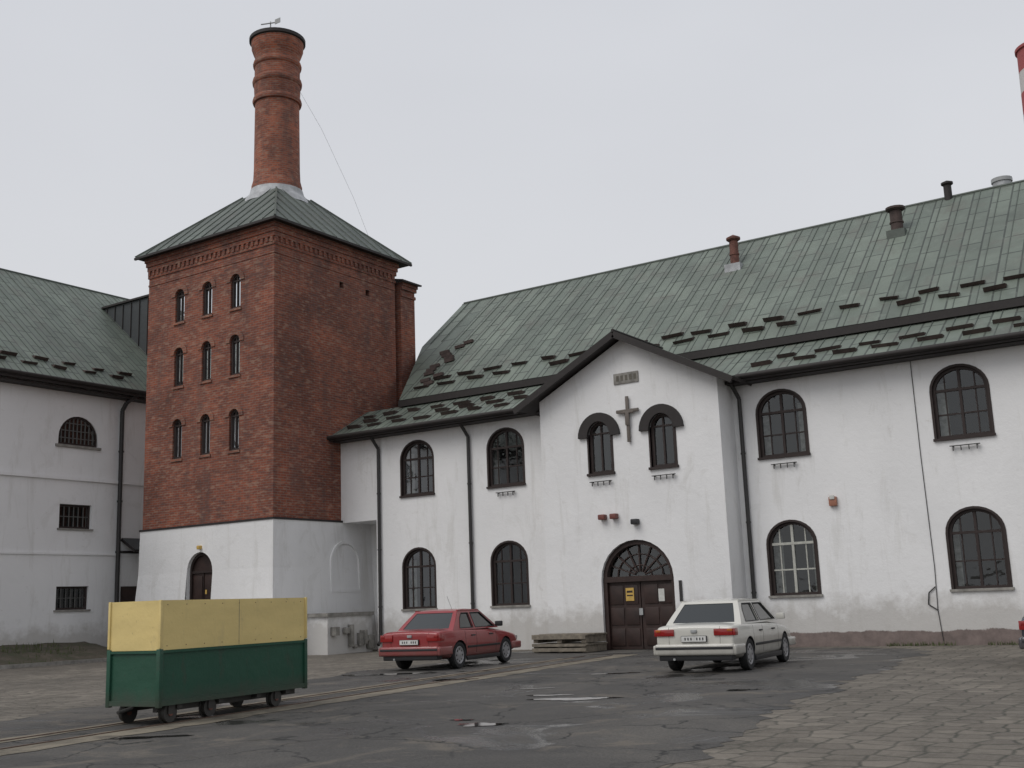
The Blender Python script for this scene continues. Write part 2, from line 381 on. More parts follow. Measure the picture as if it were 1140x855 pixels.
EZ=9.14; EV=32.32; RV=38.9; RZ=14.56
def rz(v): return EZ+(v-EV)*(RZ-EZ)/(RV-EV)
roof.slab([(-26.6,EV,EZ),(8.3,EV,EZ),(8.3,RV,RZ),(-28.25,RV,RZ),(-28.25,35.9,rz(35.9))],.14,M_RF,M_FASC)
roof.slab([(8.3,45.8,8.9),(-28.3,45.8,8.9),(-28.3,RV+.003,RZ-.003),(8.3,RV+.003,RZ-.003)],.14,M_RF,M_FASC)
roof.slab([(-28.3,32.52,8.9),(-26.6,32.52,8.9),(-26.6,36,9.4),(-28.3,36,9.4)],.1,M_RF2,M_FASC)
roof.cyl((-28.2,RV,RZ+.0),(8.3,RV,RZ+.0),.06,.06,M_SEAM,8)
rd=random.Random(3)
u=-26.4
while u<8.2:
    roof.beam((u,EV+.02,EZ+.01),(u,RV,RZ+.01),.022,.035,M_SEAM,(0,-.64,.77)); u+=.62
u=-28.2
while u<8.2:
    roof.beam((u,30.5,zl0+.02),(u,32.48,zl1+.0),.022,.035,M_SEAM,(0,-.5,.86)); u+=.62
for u_ in(-27.3,-27.9): roof.beam((u_,36.0,rz(36.)+.01),(u_,RV,RZ+.01),.022,.035,M_SEAM,(0,-.64,.77))
def gutter(mb,x0,x1,y,z):
    mb.box(x0,x1,y-.10,y-.001,z-.20,z-.02,M_FASC); mb.cyl((x0,y-.14,z-.08),(x1,y-.14,z-.08),.075,.075,M_FASC,10)
gutter(roof,-28.5,-19.3,30.45,zl0); gutter(roof,-12.3,8.3,30.45,zl0)
roof.box(-26.6,8.3,EV-.05,EV+.04,EZ-.26,EZ-.03,M_FASC)
roof.box(-28.3,8.2,30.5,30.99,7.55,7.62,M_FASC)
def gslab(sx):
    e=-15.8+sx*3.72; p=[(e,29.5,7.58),(e,33.6,7.58),(-15.8+.004*sx,33.6,9.5),(-15.8+.004*sx,29.5,9.5)]
    roof.slab(p,.1,M_RF2,M_FASC)
    roof.beam((e,29.46,7.47),(-15.8,29.46,9.40),.10,.20,M_FASC,(0,0,1))
gslab(-1); gslab(1)
roof.cyl((-15.8,29.42,9.52),(-15.8,33.5,9.52),.05,.05,M_FASC,8)
roof.build()
sg=MB('snow_guards',brew)
def guards(O,along,slope,length,rows,pitch,nrm,wd=.60):
    O=Vector(O);al=Vector(along).normalized();sl=Vector(slope).normalized();nr=Vector(nrm).normalized()
    n=int(length/pitch)
    for ri,r in enumerate(rows):
        for i in range(n):
            a=(i+.5*(ri%2)+.25)*pitch+rd.uniform(-.08,.08)
            if rd.random()<.05: continue
            c=O+al*a+sl*(r+rd.uniform(-.06,.06)); tw_=sl*rd.uniform(-.04,.04)
            w=wd*rd.uniform(.8,1.12); h=rd.uniform(.10,.16)
            p=[c-al*w/2-tw_,c+al*w/2+tw_,c+al*w/2+sl*.22+tw_,c-al*w/2+sl*.22-tw_]
            q=[c-al*w/2-sl*.02+nr*h-tw_,c+al*w/2-sl*.02+nr*h+tw_]
            sg.raw([*p,*q],[(0,1,5,4),(4,5,2,3),(0,4,3),(1,2,5),(0,3,2,1)],M_GUARD)
sl=(0,RV-EV,RZ-EZ); nr=(0,-(RZ-EZ),RV-EV)
guards((-26.2,EV,EZ+.02),(1,0,0),sl,34,[.70,1.2],1.2,nr,.66)
guards((-27.9,30.5,zl0+.03),(1,0,0),(0,2.05,1.15),8.6,[.4,.9,1.4],1.1,(0,-1.15,2.05))
guards((-12.0,30.5,zl0+.03),(1,0,0),(0,2.05,1.15),20,[.45,.95],1.2,(0,-1.15,2.05),.66)
for k in range(12):
    v=33.0+k*.22; c=Vector((-26.6+rd.uniform(-.1,.9),v,rz(v)+.06))
    sg.beam(c,c+Vector((.4,.05,.05)),.14,.12,M_GUARD)
sg.build()
vt=MB('roof_vents',brew)
def vent(u,v,z,h,r,mat):
    vt.box(u-.3,u+.3,v-.3,v+.25,z-.25,z+.05,M_FLASH if mat==M_RUST else M_SEAM)
    vt.cyl((u,v,z-.2),(u,v,z+h*.8),r,r,mat,14); vt.lathe((u,v,z+h*.8),[(r*1.15,0),(r*1.6,.05),(r*1.6,.12),(.02,h*.2)],mat,14)
    vt.cyl((u,v,z+h*.35),(u,v,z+h*.4),r*1.15,r*1.15,mat,14)
vent(-14.8,37.2,rz(37.2),1.2,.16,M_RUST); vent(-9.0,37.2,rz(37.2),.95,.2,M_GUARD)
vt.cyl((-7.6,38.85,RZ-.2),(-7.6,38.85,RZ+.45),.13,.13,M_FASC,14); vt.lathe((-7.6,38.85,RZ+.42),[(.14,0),(.2,.04),(.2,.1),(.02,.18)],M_FASC,14)
vt.cyl((-6,39.7,13.5),(-6,39.7,15.05),.3,.3,M_FLASH,18); vt.cyl((-6,39.7,14.95),(-6,39.7,15.08),.34,.34,M_GREY,18)
vt.build(); trim.build()
lb=MB('stone_ledge',brew)
lb.box(-28.0,-26.9,28.7,30.99,0,1.26,M_PL); lb.box(-28.0,-26.8,28.6,30.98,1.262,1.38,M_STONE)
for k in range(9):
    y=28.75+rd.uniform(0,2); lb.rbox(-26.9+rd.uniform(-.02,.03),-26.8+rd.uniform(0,.12),y,y+rd.uniform(.15,.35),.0+rd.uniform(0,.9),.15+rd.uniform(.1,.95),M_STONE,.03)
lb.build()
# ================================================================= TOWER
tw=empty('brick_tower')
TU0,TU1,TV0,TV1=-35.25,-28.35,27.58,34.3
CU,CV=(TU0+TU1)/2,31.06
tb=MB('brick_walls',tw); tn=MB('windows',tw)
MTL=lambda a,z,d:(a,TV0+d,z)
MTR=lambda a,z,d:(TU1-d,a,z)
cols=[-33.4,-31.86,-30.34]; rows=[(12.45,13.75),(9.95,11.45),(7.2,8.7)]
hs=[arch(c,z0,z1,.52,.24,10) for c in cols for z0,z1 in rows]
tb.poly(MTL,rect(TU0,TU1,4.7,14.5),hs,0,.3,M_BR,outside=False)
vh=[rect(31.0,31.22,13.6,13.85),rect(32.5,32.72,13.6,13.85)]
tb.poly(MTR,rect(TV0,TV1,4.7,14.5),vh,0,.3,M_BR,outside=False)
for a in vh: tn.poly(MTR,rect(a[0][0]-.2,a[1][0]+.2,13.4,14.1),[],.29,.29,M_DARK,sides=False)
tb.box(TU0,TU0+.3,TV0+.01,TV1,4.7,14.5,M_BR); tb.box(TU0+.31,TU1-.01,TV1-.3,TV1,4.7,14.5,M_BR)
for c in cols:
    for z0,z1 in rows:
        arched_window(tn,MTL,c,z0,z1,.52,.24,style='small',curtain=False)
        tn.poly(MTL,rect(c-.32,c+.32,z0-.09,z0-.002),[],-.05,.1,M_BRL,True)
        zc=z1-.26
        o=[(c+.47*math.cos(math.pi*i/12),zc+.46*math.sin(math.pi*i/12)) for i in range(13)]
        ii=[(c+.27*math.cos(math.pi*i/12),zc+.27*math.sin(math.pi*i/12)) for i in range(12,-1,-1)]
        tn.poly(MTL,o+ii,[],-.035,0,M_BRL,True)
for k,(z0,z1,pr) in enumerate([(14.5,14.60,.035),(14.80,14.97,.06),(14.97,15.14,.10),(15.14,15.32,.14)]):
    tb.box(TU0-pr,TU1+pr,TV0-pr,TV1+pr,z0,z1,M_BR)
tb.box(TU0-.01,TU1+.01,TV0-.01,TV1+.01,14.60,14.80,M_BR)
x=TU0-.01
while x<TU1: tb.box(x,x+.12,TV0-.06,TV0-.011,14.60,14.80,M_BR); x+=.25
x=TV0
while x<TV1: tb.box(TU1+.011,TU1+.06,x,x+.12,14.60,14.80,M_BR); x+=.25
tb.box(TU0-.02,TU1+.02,TV0-.02,TV0-.001,14.18,14.25,M_BR); tb.box(TU1+.001,TU1+.02,TV0+.002,TV1,14.18,14.25,M_BR)
tb.box(-30.5,-28.25,TV1+.25,35.45,0,14.45,M_BR)
for z0,z1,pr in((14.0,14.12,.04),(14.3,14.46,.07),(14.46,14.60,.11)): tb.box(-30.5,-28.25+pr,TV1+.26,35.45+pr,z0,z1,M_BR)
tb.build()
base=MB('plaster_base',tw)
def ring(z,p): return [(TU0-p,TV0-p,z),(TU1+p,TV0-p,z),(TU1+p,TV1+.02,z),(TU0-p,TV1+.02,z)]
lv=[(0,.32),(1.2,.20),(3.0,.08),(4.62,.06)]
for i in range(len(lv)-1):
    a=ring(*lv[i]); b_=ring(*lv[i+1])
    for j in(1,2,3):
        base.raw([a[j],a[(j+1)%4],b_[(j+1)%4],b_[j]],[(0,1,2,3)],M_PL2)
dc,dw=-31.95,1.36
def prof(z):
    for (z0,p0),(z1,p1) in zip(lv[:-1],lv[1:]):
        if z<=z1: return p0+(p1-p0)*(z-z0)/(z1-z0)
    return lv[-1][1]
fp=lambda a,z,d:(a,TV0-prof(z)+d,z)
L0=lambda z:TU0-prof(z); R0=lambda z:TU1+prof(z)
for (z0,_),(z1,_) in zip(lv[:-1],lv[1:]):
    if z1<=3.01:
        base.poly(fp,[(L0(z0),z0),(dc-dw/2,z0),(dc-dw/2,z1),(L0(z1),z1)],[],0,.3,M_PL2,sides=False)
        base.poly(fp,[(dc+dw/2,z0),(R0(z0),z0),(R0(z1),z1),(dc+dw/2,z1)],[],0,.3,M_PL2,sides=False)
    else:
        top=[(dc+dw/2*math.cos(math.pi*i/12),3.0+.7*math.sin(math.pi*i/12)) for i in range(0,13)]
        base.poly(fp,[(R0(z0),z0),(R0(z1),z1),(L0(z1),z1),(L0(z0),z0)]+top[::-1],[],0,.3,M_PL2,sides=False)
base.poly(lambda a,z,d:(a,TV0-.08+d,z),arch(dc,.0,3.705,dw+.01,.705),[arch(dc,-.05,3.69,dw-.02,.69,ins=.0)],.0,.4,M_PL2)
base.box(dc-dw/2-.1,dc-dw/2,TV0-.05,TV0+.4,0,3.0,M_PL2); base.box(dc+dw/2,dc+dw/2+.1,TV0-.05,TV0+.4,0,3.0,M_PL2)
base.box(TU0-.09,TU1+.09,TV0-.09,TV1,4.62,4.69,M_FASC)
nich=[(31.1+.8*math.cos(math.pi*i/14),3.15+.8*math.sin(math.pi*i/14)) for i in range(15)]
no=[(30.3,2.1),(31.9,2.1)]+nich[0:]
ni=[(30.4,2.2),(31.8,2.2)]+[(31.1+.7*math.cos(math.pi*i/14),3.15+.7*math.sin(math.pi*i/14)) for i in range(15)]
base.poly(lambda a,z,d:(TU1+.13-.02*z+d,a,z),no,[ni],.07,-.12,M_PL2)
base.build()
td=MB('tower_door',tw)
MD=lambda a,z,d:(a,TV0+d,z)
td.poly(MD,arch(dc,.9,3.68,dw,.68),[arch(dc,.9,3.68,dw,.68,ins=.1)],.06,.2,M_FRAME)
td.poly(MD,arch(dc,.9,3.68,dw-.02,.68),[],.14,.2,M_DOOR)
for k in(-1,1):
    td.rbox(dc+k*.29-.22,dc+k*.29+.22,TV0+.11,TV0+.15,1.1,1.9,M_DOOR,.015); td.rbox(dc+k*.29-.22,dc+k*.29+.22,TV0+.11,TV0+.15,2.0,2.85,M_DOOR,.015)
td.box(dc-.015,dc+.015,TV0+.1,TV0+.13,.9,3.0,M_FRAME); td.box(dc-.6,dc+.6,TV0+.08,TV0+.15,2.95,3.03,M_FRAME)
td.box(dc+.12,dc+.2,TV0+.09,TV0+.12,2.2,2.35,M_NOTICEY)
for i in range(5): td.box(dc-1.0,dc+1.0,TV0-.3-.3*(5-i),TV0-.05+(0 if i<4 else .2),.18*i+.001*i,.18*(i+1),M_STONE)
td.rbox(dc-.03,dc+.10,TV0-.22,TV0-.06,3.78,3.92,M_NOTICEY,.03)
td.build(); tn.build()
tr=MB('pyramid_roof',tw)
h0,h1,z0,z1=3.86,.95,15.38,18.0
cs=[(-1,-1),(1,-1),(1,1),(-1,1)]
for i in range(4):
    a,b_=cs[i],cs[(i+1)%4]
    tr.quad([(CU+a[0]*h0,CV+a[1]*h0,z0),(CU+b_[0]*h0,CV+b_[1]*h0,z0),(CU+b_[0]*h1,CV+b_[1]*h1,z1),(CU+a[0]*h1,CV+a[1]*h1,z1)],M_RF2)
    tr.beam((CU+a[0]*h0,CV+a[1]*h0,z0+.02),(CU+a[0]*h1,CV+a[1]*h1,z1+.02),.07,.06,M_SEAM)
    for k in range(1,12):
        f=-1+2*k/12
        ax=Vector((a[0]+b_[0],a[1]+b_[1],0))/2; tg=Vector((b_[0]-a[0],b_[1]-a[1],0))/2
        P=Vector((CU,CV,z0+.02))+ax*h0+tg*h0*f
        fr=abs(f)*h0
        q=h1 if fr<h1 else fr
        Q=Vector((CU,CV,z0+(z1-z0)*(h0-q)/(h0-h1)+.02))+ax*q+tg*h0*f
        if (Q-P).length>.05: tr.beam(P,Q,.025,.035,M_SEAM)
tr.box(CU-h0,CU+h0,CV-h0,CV+h0,15.325,15.379,M_FASC)
tr.box(CU-h0-.03,CU+h0+.03,CV-h0-.03,CV-h0+.05,15.28,15.37,M_FASC); tr.box(CU+h0-.05,CU+h0+.03,CV-h0+.052,CV+h0,15.28,15.37,M_FASC)
tr.slab([(-28.0,TV1+.1,14.64),(-28.0,35.65,14.64),(-30.5,35.65,15.2),(-30.5,TV1+.1,15.2)],.07,M_RF2,M_FASC)
tr.lathe((CU,CV,0),[(1.42,17.62),(1.3,17.85),(1.12,18.08),(1.06,18.3)],M_FLASH,24)
tr.build()
ch=MB('chimney',tw)
pf=[(1.02,17.7),(1.02,18.5),(1.0,18.55),(.95,18.75),(.93,19.2),(.905,21.9),(.905,22.08),(.98,22.1),(1.01,22.2),(.98,22.32),(.93,22.36),(.955,22.9),(1.0,22.94),(1.02,23.06),(.99,23.18),(.93,23.22),(.93,23.7),(.98,23.74),(1.0,23.84),(.97,23.95),(.92,23.98),(.92,24.2),(.98,24.32),(1.06,24.55),(1.08,24.85)]
ch.lathe((CU,CV,0),pf,M_BR2,36)
ch.lathe((CU,CV,0),[(1.08,24.85),(1.16,24.88),(1.16,25.02),(1.0,25.1),(.8,25.1),(.78,24.0)],M_FASC,36)
ch.tube([(CU+.1,CV-.5,25.0),(CU+.1,CV-.5,25.65)],.025,M_GREY,6); ch.tube([(CU-.25,CV-.7,25.55),(CU+.5,CV-.4,25.55)],.03,M_GREY,6)
ch.box(CU+.35,CU+.65,CV-.5,CV-.48,25.45,25.66,M_GREY)
ch.tube([(CU+.9,CV,23.0),(CU+.6,CV+2,21.6),(CU-.3,CV+5.0,19.6),(CU-1.1,CV+7,18.3)],.005,M_WIRE,5)
ch.build()
# ================================================================= LEFT WING
wg=empty('white_wing_building')
UL=-38.0
MW=lambda a,z,d:(UL-d,a,z)
ww=MB('walls',wg); wn=MB('windows',wg)
wc=[26.6,21.3,16,10.7]
hol=[]
for c in wc: hol+= [arch(c,8.1,9.25,1.75,.86),rect(c-.7,c+.7,4.9,5.82),rect(c-.7,c+.7,1.85,2.72)]
ww.poly(MW,rect(2,46,0,10.7),hol,0,.35,M_PL2,outside=False)
for c in wc:
    arched_window(wn,MW,c,8.1,9.25,1.75,.86,style='bars',curtain=False,dg=.12)
    wn.poly(MW,rect(c-1.0,c+1.0,8.0,8.098),[],-.08,.05,M_STONE,True)
    for a,b_ in((4.9,5.82),(1.85,2.72)):
        wn.poly(MW,rect(c-.7,c+.7,a,b_),[rect(c-.62,c+.62,a+.08,b_-.08)],.10,.2,M_FRAME)
        for k in(-.42,-.2,0,.2,.42): wn.poly(MW,rect(c+k-.015,c+k+.015,a+.06,b_-.06),[],.11,.14,M_FRAMEG)
        wn.poly(MW,rect(c-.62,c+.62,(a+b_)/2-.015,(a+b_)/2+.015),[],.105,.14,M_FRAMEG)
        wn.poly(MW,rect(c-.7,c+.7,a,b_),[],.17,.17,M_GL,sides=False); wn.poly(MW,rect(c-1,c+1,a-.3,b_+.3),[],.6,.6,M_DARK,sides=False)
        wn.poly(MW,rect(c-.78,c+.78,a-.07,a-.002),[],-.06,.1,M_STONE,True)
ww.box(UL+.001,UL+.09,2,46,6.74,6.86,M_PL2); ww.box(UL+.001,UL+.05,2,46,3.9,3.98,M_PL2)
ww.poly(lambda a,z,d:(a,2.0+d,z),[(UL,0),(UL,10.7),(-45,16.6),(-52,10.7),(-52,0)],[],-.003,.3,M_PL2)
ww.poly(lambda a,z,d:(a,46.0-d,z),[(UL,0),(UL,10.7),(-45,16.6),(-52,10.7),(-52,0)],[],-.003,.3,M_PL2)
ww.box(-52.2,-52,2,46,0,10.7,M_PL2)
ww.box(-37.99,TU0-.01,31.0,31.3,0,11.5,M_PL2)
ww.build(); wn.build()
wr=MB('roof',wg)
EW,EZW,RW,RZW=-37.45,10.55,-45.0,16.8
wr.slab([(EW,46.3,EZW),(EW,1.6,EZW),(RW,1.6,RZW),(RW,46.3,RZW)],.14,M_RF,M_FASC)
wr.slab([(RW-.003,46.3,RZW-.003),(RW-.003,1.6,RZW-.003),(-52.5,1.6,10.55),(-52.5,46.3,10.55)],.14,M_RF,M_FASC)
y=2.0
while y<46: wr.beam((EW-.02,y,EZW+.02),(RW,y,RZW+.01),.022,.035,M_SEAM,(.64,0,.77)); y+=.62
wr.box(EW-.02,EW+.09,1.6,46.3,EZW-.28,EZW-.02,M_FASC); wr.cyl((EW+.13,1.6,EZW-.1),(EW+.13,31,EZW-.1),.08,.08,M_FASC,10)
wr.box(-37.99,EW-.03,1.6,46.3,10.15,10.22,M_FASC)
wr.cyl((RW,1.6,RZW),(RW,46.3,RZW),.06,.06,M_SEAM,8)
wr.box(-43.4,TU0-.01,31.5,34.4,10.6,15.55,M_DKMET); wr.box(-43.5,TU0-.01,31.4,34.5,15.552,15.64,M_FASC)
for k in range(14): wr.box(-43.2+k*.58,-43.17+k*.58,31.46,31.499,10.6,15.5,M_FASC)
wr.build()
sg=MB('snow_guards',wg)
guards((EW-.03,2,EZW+.03),(0,1,0),(RW-EW,0,RZW-EZW),28,[.7,1.15],1.3,(RZW-EZW,0,EW-RW))
sg.build()
wp=MB('downpipe_and_awning',wg)
wp.tube([(UL+.6,28.9,10.4),(UL+.3,28.55,10.0),(UL+.12,28.5,9.7),(UL+.12,28.5,.6)],.085,M_PIPE,10)
for z in(2,4,6,8): wp.cyl((UL+.12,28.5,z),(UL+.12,28.5,z+.07),.11,.11,M_PIPE,10)
wp.slab([(UL+.9,28.7,4.1),(UL+.9,30.9,4.1),(UL+.05,30.9,4.6),(UL+.05,28.7,4.6)],.12,M_DKMET,M_FASC)
wp.box(UL+.01,UL+.05,28.75,29.6,.8,2.7,M_DOOR)
wp.box(UL+.01,UL+.08,28.62,29.8,4.0,4.09,M_FASC)
wp.build()
# ================================================================= factory stack
fs=empty('striped_factory_chimney')
st=MB('shaft',fs); M_SR=simple('stack_red',(.30,.07,.07),.8); M_SW=simple('stack_white',(.5,.48,.47),.8)
cx,cy=-10.9,100.8; top=46.8
edges=[0]+[top-1.9*i for i in range(11,0,-1)]+[top]
for i,(a,b_) in enumerate(zip(edges[:-1],edges[1:])):
    ra=1.85+ (top-a)*.02; rb=1.85+(top-b_)*.02
    st.lathe((cx,cy,0),[(ra,a),(rb,b_)],M_SR if (len(edges)-2-i)%2==0 else M_SW,32)
st.lathe((cx,cy,0),[(1.85,top),(2.0,top),(2.0,top+.25),(1.5,top+.25),(1.5,top-1)],M_SR,32); st.build()
# ================================================================= GROUND
def pavers():
    m,nt,b=newmat('concrete_pavers'); v=coords(nt)
    nw=N(nt,'ShaderNodeTexNoise'); nw.inputs['Scale'].default_value=2.0; nw.inputs['Detail'].default_value=4; L(nt,v,nw.inputs['Vector'])
    sc=N(nt,'ShaderNodeVectorMath',operation='SCALE'); sc.inputs['Scale'].default_value=.12; L(nt,nw.outputs['Color'],sc.inputs[0])
    ad=N(nt,'ShaderNodeVectorMath',operation='ADD'); L(nt,v,ad.inputs[0]); L(nt,sc.outputs[0],ad.inputs[1]); vv=ad.outputs[0]
    vo=N(nt,'ShaderNodeTexVoronoi'); vo.inputs['Scale'].default_value=2.9; vo.inputs['Randomness'].default_value=.5; L(nt,vv,vo.inputs['Vector'])
    ve=N(nt,'ShaderNodeTexVoronoi',feature='DISTANCE_TO_EDGE'); ve.inputs['Scale'].default_value=2.9; ve.inputs['Randomness'].default_value=.5; L(nt,vv,ve.inputs['Vector'])
    vf=N(nt,'ShaderNodeRGBToBW'); L(nt,vo.outputs['Color'],vf.inputs[0])
    c=ramp(nt,vf.outputs[0],[(.1,(.115,.103,.088)),(.5,(.155,.140,.120)),(.9,(.200,.182,.156))])
    c=mix(nt,1,c,ramp(nt,noise(nt,v,.3,6,.65),[(.3,(.62,.60,.58)),(.7,(1.2,1.16,1.1))]),'MULTIPLY')
    c=mix(nt,math_(nt,'MULTIPLY',ramp(nt,noise(nt,v,1.2,8,.72,.5),[(.48,0.),(.60,1.)]),.65),c,(.075,.066,.052))
    c=mix(nt,math_(nt,'MULTIPLY',ramp(nt,noise(nt,v,18,4,.75),[(.45,0.),(.7,1.)]),.35),c,(.26,.24,.21))
    gap=math_(nt,'MULTIPLY',ramp(nt,ve.outputs[0],[(.02,1.),(.085,0.)]),ramp(nt,noise(nt,v,3.3,5,.7),[(.35,.35),(.6,.95)]))
    c=mix(nt,gap,c,(.045,.045,.034))
    L(nt,c,b.inputs['Base Color']); b.inputs['Roughness'].default_value=.88
    h=mix(nt,.6,ramp(nt,ve.outputs[0],[(.0,0.),(.1,1.)]),noise(nt,v,10,6,.75)); bump(nt,b,h,.8,.03)
    return m
def asphalt():
    m,nt,b=newmat('asphalt'); v=coords(nt)
    c=ramp(nt,noise(nt,v,.28,7,.62,.8),[(.34,(.045,.043,.041)),(.5,(.068,.064,.060)),(.66,(.098,.091,.082))])
    c=mix(nt,1,c,ramp(nt,noise(nt,v,32,4,.8),[(.3,(.5,.5,.5)),(.7,(1.5,1.5,1.47))]),'MULTIPLY')
    c=mix(nt,math_(nt,'MULTIPLY',ramp(nt,noise(nt,v,.8,9,.72,1.0),[(.54,0.),(.64,1.)]),.65),c,(.145,.125,.10))
    wetf=ramp(nt,noise(nt,v,.5,7,.6,.9),[(.38,1.),(.44,0.)])
    c=mix(nt,math_(nt,'MULTIPLY',wetf,.65),c,(.018,.018,.018))
    ve=N(nt,'ShaderNodeTexVoronoi',feature='DISTANCE_TO_EDGE'); ve.inputs['Scale'].default_value=.55
    dv=N(nt,'ShaderNodeVectorMath',operation='ADD'); nn=N(nt,'ShaderNodeTexNoise'); nn.inputs['Scale'].default_value=1.5; nn.inputs['Detail'].default_value=6; L(nt,v,nn.inputs['Vector']); L(nt,v,dv.inputs[0]); L(nt,nn.outputs['Color'],dv.inputs[1]); L(nt,dv.outputs[0],ve.inputs['Vector'])
    ck=math_(nt,'MULTIPLY',ramp(nt,ve.outputs[0],[(.006,1.),(.016,0.)]),ramp(nt,noise(nt,v,.5,2),[(.42,0.),(.52,1.)]))
    c=mix(nt,ck,c,(.015,.015,.014))
    L(nt,c,b.inputs['Base Color'])
    L(nt,ramp(nt,wetf,[(0,.85),(1,.24)]),b.inputs['Roughness'])
    bn=N(nt,'ShaderNodeBump'); bn.inputs['Distance'].default_value=.015; L(nt,ramp(nt,wetf,[(0,.7),(1,.12)]),bn.inputs['Strength']); L(nt,noise(nt,v,24,6,.8),bn.inputs['Height']); L(nt,bn.outputs[0],b.inputs['Normal'])
    return m
M_PAV=pavers(); M_ASP=asphalt()
def sheet(name,pts,z,mat):
    me=MB(name); loop=[Vector((a,b_,0)) for a,b_ in pts]; tr_=tessellate_polygon([loop]); me.raw([(a,b_,z) for a,b_ in pts],[tuple(t) for t in tr_],mat)
    return me.build()
sheet('ground',[(-600,-600),(600,-600),(600,600),(-600,600)],0,M_PAV)
rw=random.Random(11)
def edge(keys,step=.18,amp=.16):
    out=[]; o1=o2=0
    for (a,b_),(c,d) in zip(keys[:-1],keys[1:]):
        n=max(1,int(math.hypot(c-a,d-b_)/step))
        for i in range(n):
            t=i/n; o1=o1*.7+rw.uniform(-amp,amp); o2=o2*.3+rw.uniform(-.05,.05)
            out.append((a+(c-a)*t+o1,b_+(d-b_)*t+o2))
    return out+[keys[-1]]
re=edge([(-3.2,-20),(-3.9,3),(-4.67,9.2),(-5.0,11.3),(-5.5,13.4),(-5.7,16.5),(-6.25,19),(-6.2,21.9),(-7.0,24.3),(-6.9,27),(-7.7,29.2),(-9.5,30.2),(-13,30.4)])
le=edge([(-19,30.4),(-20.6,29),(-20.0,26.5),(-18.7,24),(-18.6,20.8),(-17.6,17),(-17.3,13.5),(-16.5,10.5),(-16.4,6),(-15.5,0),(-15,-20)])
sheet('asphalt_yard',re+le,.004,M_ASP)
trk=empty('narrow_gauge_track')
def concmat():
    m,nt,b=newmat('track_concrete'); v=coords(nt)
    c=ramp(nt,noise(nt,v,1.6,8,.7,.5),[(.32,(.075,.066,.052)),(.5,(.17,.148,.112)),(.68,(.235,.205,.155))])
    L(nt,c,b.inputs['Base Color']); b.inputs['Roughness'].default_value=.88; bump(nt,b,noise(nt,v,12,6,.75),.6,.02); return m
M_CON=concmat(); M_RAIL=simple('rail_steel',(.12,.08,.06),.5,.4,var=.3)
hd=Vector((-.126,.992,0)); rt=Vector((.992,.126,0)); B0=Vector((-13.5,11.95,0))
tk=MB('track_bed',trk)
def strip(o0,o1,z0,z1,s0,s1,mat,amp=0):
    n=max(1,int((s1-s0)/.35)) if amp else 1; P=[]
    for i in range(n+1):
        s=s0+(s1-s0)*i/n; P.append((s,o0+rw.uniform(-amp,amp),o1+rw.uniform(-amp,amp)))
    for a,b_ in zip(P[:-1],P[1:]):
        q=[B0+hd*a[0]+rt*a[1],B0+hd*a[0]+rt*a[2],B0+hd*b_[0]+rt*b_[2],B0+hd*b_[0]+rt*b_[1]]
        tk.raw([(p.x,p.y,z1) for p in q],[(0,1,2,3)],mat)
        if z1-z0>.009: tk.raw([(p.x,p.y,z) for z in(z0,z1) for p in q],[(0,1,5,4),(1,2,6,5),(2,3,7,6),(3,0,4,7)],mat)
strip(.28,.95,.004,.010,-28,15.6,M_CON,.07); strip(-.66,-.25,.004,.010,-28,14,M_CON,.06)
strip(.37,.41,.004,.022,-28,15,M_RAIL); strip(-.41,-.37,.004,.022,-28,15,M_RAIL)
tk.build()
m,nt,b=newmat('water'); b.inputs['Base Color'].default_value=(.03,.03,.028,1); b.inputs['Roughness'].default_value=.03; b.inputs['Specular IOR Level'].default_value=.5; M_WAT=m
def puddle(c,a,b2,rot):
    pts=[]
    for i in range(60):
        q=2*math.pi*i/60; r=1+.28*math.sin(2*q+c[0])+.2*math.sin(3*q+1)+.13*math.sin(5*q+c[1])+.08*math.sin(9*q+c[0]*3)
        x,y=a*r*math.cos(q),b2*r*math.sin(q); pts.append((c[0]+x*math.cos(rot)-y*math.sin(rot),c[1]+x*math.sin(rot)+y*math.cos(rot)))
    sheet('puddle',pts,.012,M_WAT)
for pc in [((-9.1,15.1),.6,.2,.6),((-8.4,11.7),.34,.15,.5),((-9.0,12.1),.16,.08,.5),((-17.0,19.9),.8,.35,.5),((-11.4,20.4),.4,.14,.6),((-9.9,15.6),.3,.1,.5),((-14.0,18.6),.5,.2,.5),((-15.2,21.0),.35,.15,.6),((-10.9,16.8),.25,.08,.5),((-11.8,9.4),.4,.12,.6),((-7.2,17.0),.3,.1,.5)]: puddle(*pc)
vg=empty('grass_verge')
m,nt,b=newmat('verge_soil_grass'); v=coords(nt)
L(nt,ramp(nt,noise(nt,v,1.4,8,.72),[(.38,(.125,.105,.08)),(.52,(.085,.075,.052)),(.66,(.06,.072,.034))]),b.inputs['Base Color']); b.inputs['Roughness'].default_value=.95; bump(nt,b,noise(nt,v,12,6,.8),1,.05); M_VER=m
M_GRS=simple('grass_blades',(.075,.09,.035),.8,var=.4,scale=2)
gv=MB('bank',vg); nx,ny=10,60; vs=[]
for j in range(ny+1):
    for i in range(nx+1):
        t=i/nx; vs.append((-34.5-3.5*t,2+25.2*j/ny,.03+.62*t**.8+rw.uniform(-.03,.03)))
gv.raw(vs,[(j*(nx+1)+i,j*(nx+1)+i+1,(j+1)*(nx+1)+i+1,(j+1)*(nx+1)+i) for j in range(ny) for i in range(nx)],M_VER,True)
gv.box(-34.5,-34.35,2,27.2,-.05,.12,M_STONE); gv.build()
gb=MB('grass_blades',vg)
